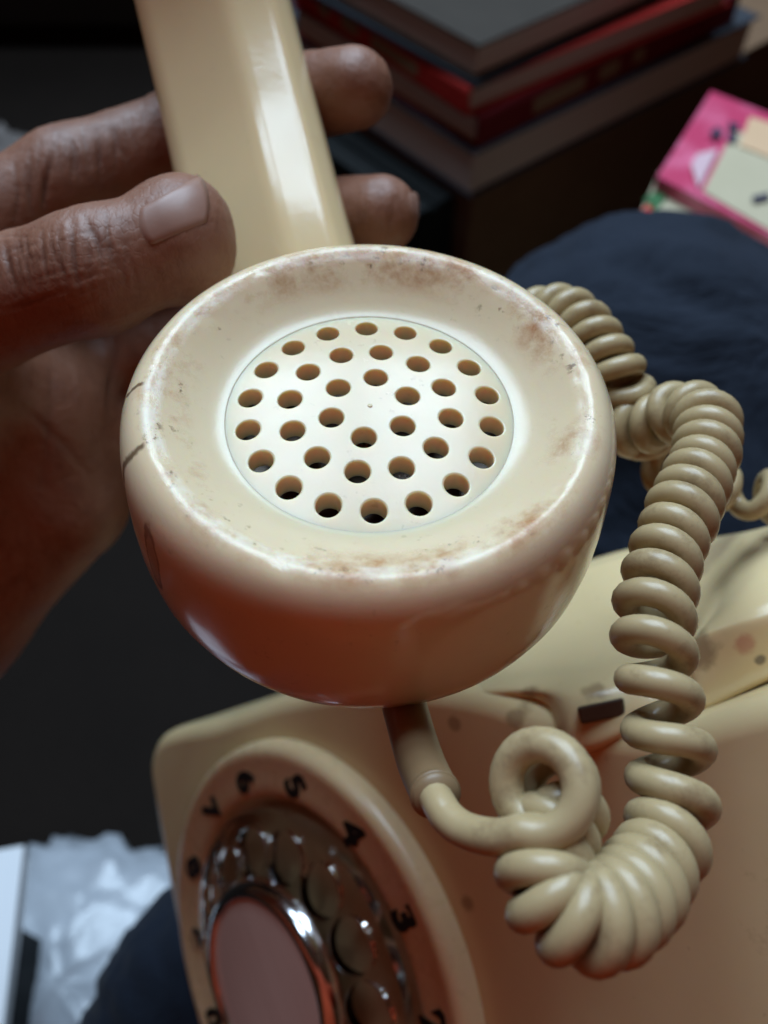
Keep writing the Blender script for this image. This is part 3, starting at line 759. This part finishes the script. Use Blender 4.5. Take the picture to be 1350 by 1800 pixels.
def simple(name, a, b, rough=0.6, scale=40, coat=0.0, spec=0.15):
    m = NT(name)
    return m.out(color=m.mix(m.noise(scale, 6, 0.65), a, b), rough=rough, coat=coat, spec=spec)
m = NT('page_edges')
wp = m.n('ShaderNodeMapping'); m.set(wp.inputs[0], m.coord()); wp.inputs['Scale'].default_value = (8, 8, 1400)
M_pages = m.out(color=m.mix(m.noise(1.0, 4, 0.6, wp.outputs[0]), (0.55, 0.49, 0.44), (0.74, 0.68, 0.62)), rough=0.85)
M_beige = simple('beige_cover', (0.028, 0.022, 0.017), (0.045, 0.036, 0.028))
M_red = simple('red_cover', (0.50, 0.03, 0.025), (0.60, 0.05, 0.04))
M_crim = simple('crimson_cover', (0.15, 0.012, 0.018), (0.24, 0.022, 0.032))
M_slate = simple('slate_cover', (0.025, 0.03, 0.04), (0.05, 0.055, 0.065))
M_titles = simple('faded_print', (0.28, 0.20, 0.12), (0.40, 0.30, 0.18), 0.7, 600)
M_black = simple('black_carton', (0.004, 0.005, 0.006), (0.008, 0.010, 0.010), 0.6)
M_kraft = simple('brown_carton', (0.13, 0.075, 0.042), (0.20, 0.12, 0.07), 0.7)
def hdg(deg): return np.array([math.sin(math.radians(deg)), math.cos(math.radians(deg)), 0.0])
def hexa(c, a, b, la, lb, h):                   # top corner c (world), horizontal edges a*la, b*lb, height h down
    z = np.array([0, 0, -h])
    q = [c, c + a * la, c + a * la + b * lb, c + b * lb]
    return np.array(q + [p + z for p in q])
def book(label, u_, v_, d_, h, A, la, lb, mc, spine=None, z=None):
    c = aw(842, 80, 500) - hdg(A0) * u_ - hdg(A0 + 90) * v_
    if z is not None: c[2] = z
    a, b_ = hdg(A), hdg(A + 90)
    o = c + np.array([0, 0, -h])
    t = thing('book', label, 'book', Matrix.Translation(Vector(o)), 'books in the stack')
    th = 0.0018
    dz = lambda q: np.array([0, 0, q])
    bevel(fixn(obj('cover', hexa(c, a, b_, la, lb, th) - o, BOXF, mc, t, False)), 0.0006)
    bevel(fixn(obj('cover', hexa(c + dz(th - h), a, b_, la, lb, th) - o, BOXF, mc, t, False)), 0.0006)
    ia, ib = (0.003, 0.0025) if spine != 'right' else (0.0035, 0.003)
    bevel(fixn(obj('pages', hexa(c + a * ia + b_ * ib + dz(-th), a, b_, la - 0.007, lb - 0.007, h - 2 * th) - o, BOXF, M_pages, t, False)), 0.0005)
    if spine == 'left':                       # the spine is the face running along a
        bevel(fixn(obj('spine', hexa(c + dz(-th - 0.0002) + a * 0.0003 - b_ * 0.0004, a, b_, la - 0.0006, 0.0024, h - 2 * th - 0.0004) - o, BOXF, mc, t, False)), 0.0005)
    elif spine == 'right':
        bevel(fixn(obj('spine', hexa(c + dz(-th - 0.0002) - a * 0.0004 + b_ * 0.0003, a, b_, 0.0028, lb - 0.0006, h - 2 * th - 0.0004) - o, BOXF, mc, t, False)), 0.0005)
    for k, (t0_, w_) in enumerate(((0.05, 0.05), (0.115, 0.02), (0.15, 0.012))):
        if spine == 'left': bevel(fixn(obj('title_print', hexa(c + dz(-h * 0.27) + a * t0_ - b_ * 0.0007, a, b_, w_, 0.0006, h * 0.46) - o, BOXF, M_titles, t, False)), 0.0001)
        if spine == 'right': bevel(fixn(obj('title_print', hexa(c + dz(-h * 0.27) - a * 0.0007 + b_ * t0_, a, b_, 0.0006, w_, h * 0.46) - o, BOXF, M_titles, t, False)), 0.0001)
    return c[2] - h
A0 = -40
zb = book('beige covered book lying at the top of the stack', 0, 0, 0, 0.021, A0, 0.19, 0.26, M_beige)
zb = book('thin slate grey book under the beige one', 0.002, 0.002, 0, 0.004, A0 - 1, 0.20, 0.26, M_slate, z=zb)
zb = book('bright red book with its red spine to the left, above the crimson one', -0.001, 0.004, 0, 0.018, A0 + 3, 0.22, 0.25, M_red, 'left', z=zb)
zb = book('dark crimson book with its spine to the right, below the bright red one', 0.004, -0.002, 0, 0.021, A0, 0.20, 0.27, M_crim, 'right', z=zb)
zb = book('wide grey paged book at the bottom of the stack', 0.007, 0.003, 0, 0.033, A0 + 1, 0.26, 0.30, M_slate, z=zb)
# brown carton carrying the stack; black slab added as its dark left face
def carton(name, label, c, A, la, lb, h, mat, flaps=True):
    a, b_ = hdg(A), hdg(A + 90); o = c + np.array([0, 0, -h])
    t = thing(name, label, 'box', Matrix.Translation(Vector(o)))
    bevel(fixn(obj('side_walls', hexa(c, a, b_, la, lb, h) - o, BOXF, mat, t, False)), 0.002)
    if flaps:
        g = 0.0015
        for k in range(2):
            cc_ = c + np.array([0, 0, 0.003]) + b_ * (k * (lb / 2 + g))
            bevel(fixn(obj('flap', hexa(cc_, a, b_, la, lb / 2 - 2 * g, 0.0025) - o, BOXF, mat, t, False)), 0.0008)
    return t
a_, b_ = hdg(A0), hdg(A0 + 90)
c = aw(842, 80, 500) - a_ * 0.004 + b_ * 0.002; c[2] = zb - 0.0035
carton('carton', 'long brown cardboard carton under the stack of books', c, A0, 0.30, 0.42, c[2], M_kraft)
carton('carton', 'black slab added as the dark left side of the brown carton', c - b_ * 0.040 + a_ * 0.012 + np.array([0, 0, -0.004]), A0, 0.24, 0.036, c[2] - 0.004, M_black)
# pink wrapped packet and the printed papers at the right
m = NT('pink_wrapper')
sp = m.n('ShaderNodeSeparateXYZ'); m.set(sp.inputs[0], m.coord())
M_pink = m.out(color=m.mix(m.ramp(m.noise(22, 4), [(0.45, 0.0), (0.6, 1.0)]), (0.55, 0.05, 0.13), (0.72, 0.16, 0.28)), rough=0.3, coat=0.3)
M_peach = simple('peach_label', (0.62, 0.40, 0.24), (0.70, 0.47, 0.29), 0.5)
M_paper = simple('old_paper', (0.40, 0.36, 0.24), (0.52, 0.47, 0.33), 0.8, 18)
M_grey = simple('beige_print', (0.46, 0.40, 0.27), (0.54, 0.47, 0.33), 0.7)
M_dink = simple('dark_print', (0.03, 0.03, 0.06), (0.05, 0.05, 0.09), 0.6)
M_green = simple('green_print', (0.04, 0.13, 0.05), (0.06, 0.17, 0.07), 0.6)
def flatq(name, pix, d_or_z, mat, parent, M_, th=0.002, z=None):
    P = []
    for (a, b_) in pix:
        dd = at(a, b_, 1.0); wdir = RC @ dd
        t_ = (z - CAMLOC[2]) / wdir[2]; P.append(CAMLOC + wdir * t_)
    P = np.array(P); lo_ = P - np.array([0, 0, th])
    Mi = np.array(M_.inverted()); V = np.vstack([P, lo_]); V = V @ Mi[:3, :3].T + Mi[:3, 3]
    return fixn(obj(name, V, BOXF, mat, parent, False))
ZP = aw(1230, 280, 520)[2]
Mp = Matrix.Translation(Vector((aw(1260, 300, 520)[0], aw(1260, 300, 520)[1], 0)))
base = thing('carton', 'low carton under the printed papers at the right', 'box', Mp)
flatq('side_walls', [(1100, 440), (1168, 312), (1500, 360), (1420, 560)], 0, M_paper, base, Mp, ZP - 0.012, ZP - 0.012)
pk = thing('packet', 'pink and beige printed packet lying beyond the knee', 'packet', Mp)
flatq('wrapper', [(1155, 310), (1250, 160), (1480, 250), (1440, 460), (1245, 330)][:4], 0, M_pink, pk, Mp, 0.009, ZP)
flatq('beige_panel', [(1236, 336), (1290, 228), (1460, 290), (1430, 450)], 0, M_grey, pk, Mp, 0.0008, ZP + 0.001)
flatq('peach_panel', [(1300, 255), (1318, 205), (1470, 250), (1440, 310)], 0, M_peach, pk, Mp, 0.0008, ZP + 0.002)
for q in ([(1248, 232), (1262, 222), (1272, 232), (1256, 242)], [(1282, 214), (1300, 218), (1298, 228), (1280, 224)], [(1284, 232), (1298, 238), (1290, 250), (1278, 244)], [(1322, 345), (1352, 338), (1354, 347), (1326, 354)]):
    flatq('printed_mark', q, 0, M_dink, pk, Mp, 0.0006, ZP + 0.0032)
flatq('clear_strip', [(1215, 288), (1226, 270), (1262, 262), (1228, 330)], 0, simple('pale_strip', (0.62, 0.42, 0.46), (0.7, 0.5, 0.54), 0.2), pk, Mp, 0.0006, ZP + 0.0022)
np_ = thing('newspaper', 'yellowed printed sheet between the packet and the knee', 'paper', Mp)
flatq('sheet', [(1105, 420), (1160, 300), (1450, 420), (1420, 540)], 0, M_paper, np_, Mp, 0.001, ZP - 0.0095)
for q, mm in (([(1132, 350), (1166, 325), (1170, 350), (1150, 372)], M_green), ([(1322, 392), (1340, 385), (1346, 410), (1330, 420)], M_green), ([(1126, 372), (1146, 352), (1146, 370), (1134, 382)], M_red)):
    flatq('printed_mark', q, 0, mm, np_, Mp, 0.0005, ZP - 0.0085)
# bottom left: white box corner and a crumpled plastic bag on the floor
M_white = simple('white_paper', (0.70, 0.74, 0.78), (0.78, 0.80, 0.83), 0.6, 10)
zw = aw(30, 1500, 430)[2]
def wpix(u_, v_, zz):
    wd_ = RC @ at(u_, v_, 1.0); return CAMLOC + wd_ * ((zz - CAMLOC[2]) / wd_[2])
Mw = Matrix.Translation(Vector((wpix(-60, 1650, zw)[0], wpix(-60, 1650, zw)[1], 0)))
wb = thing('paper_ream', 'stack of white paper at the left edge beside the plastic bag', 'paper stack', Mw)
flatq('sheets', [(-260, 1540), (42, 1486), (2, 1830), (-330, 1860)], 0, M_white, wb, Mw, 0.008, zw)
flatq('sheet', [(-240, 1560), (52, 1508), (10, 1850), (-320, 1880)], 0, M_white, wb, Mw, 0.001, zw - 0.0082)
cx_ = thing('carton', 'dark carton under the white paper at the left edge', 'box', Mw)
flatq('side_walls', [(-250, 1620), (-40, 1590), (-90, 1880), (-320, 1900)], 0, M_black, cx_, Mw, zw - 0.0095, zw - 0.0095)
m = NT('crumpled_plastic')
M_bag = m.out(color=m.mix(m.noise(25, 5), (0.30, 0.33, 0.37), (0.46, 0.49, 0.54)), rough=0.3, coat=0.3, normal=m.bump(m.noise(45, 4, 0.5), 0.25, 0.006))
def lump(name, label, cat, c, rx, ry, rz, mat, amp, n=70, sd=0.0):
    V = []
    for i in range(n // 2):
        th = math.pi * (i + 0.5) / (n // 2)
        for j in range(n):
            a = 2 * math.pi * j / n
            q = np.array([math.sin(th) * math.cos(a), math.sin(th) * math.sin(a), math.cos(th)])
            k = 1 + amp * (abs(vnoise(q + sd, 2.2, 5)) * 2 - 0.5)
            V.append((q[0] * rx * k, q[1] * ry * k, max(0.0005, rz + q[2] * rz * k)))
    o = obj(name, V, gridfaces(n // 2, n, True) + [tuple(range(n)), tuple((n // 2 - 1) * n + j for j in range(n))[::-1]], mat, None, True, Matrix.Translation(Vector(c)))
    fixn(o); return tag(o, label, cat)
p = wpix(130, 1740, 0.03)
lump('plastic_bag', 'crumpled white plastic bag on the floor beside the trousers', 'plastic bag', (p[0], p[1], 0), 0.10, 0.085, 0.032, M_bag, 0.11)
# top left: dark cabinet and a grey bag
M_cab = simple('dark_wood', (0.010, 0.006, 0.004), (0.020, 0.012, 0.008), 0.6, 15)
cb = thing('cabinet', 'dark wooden cabinet in the shadow behind the hand', 'cabinet', Matrix.Translation(Vector((-0.42, 1.30, 0))))
bevel(fixn(obj('case', hexa(np.array([-0.7, 0.0, 0.75]), np.array([0, 1.0, 0]), np.array([1.0, 0, 0]), 0.4, 1.0, 0.75), BOXF, M_cab, cb, False)), 0.003)
for k in range(2):
    d_ = bevel(fixn(obj('door', hexa(np.array([-0.69 + k * 0.493, -0.014, 0.735]), np.array([0, 1.0, 0]), np.array([1.0, 0, 0]), 0.0135, 0.485, 0.70), BOXF, M_cab, cb, False)), 0.002)
p = wpix(10, 285, 0.08)
lump('cloth_bag', 'grey brown cloth bag at the left edge behind the fingers', 'bag', (p[0] - 0.03, p[1], 0), 0.07, 0.06, 0.055, simple('grey_cloth', (0.10, 0.085, 0.08), (0.17, 0.15, 0.14), 0.8, 60), 0.12, sd=3.1)
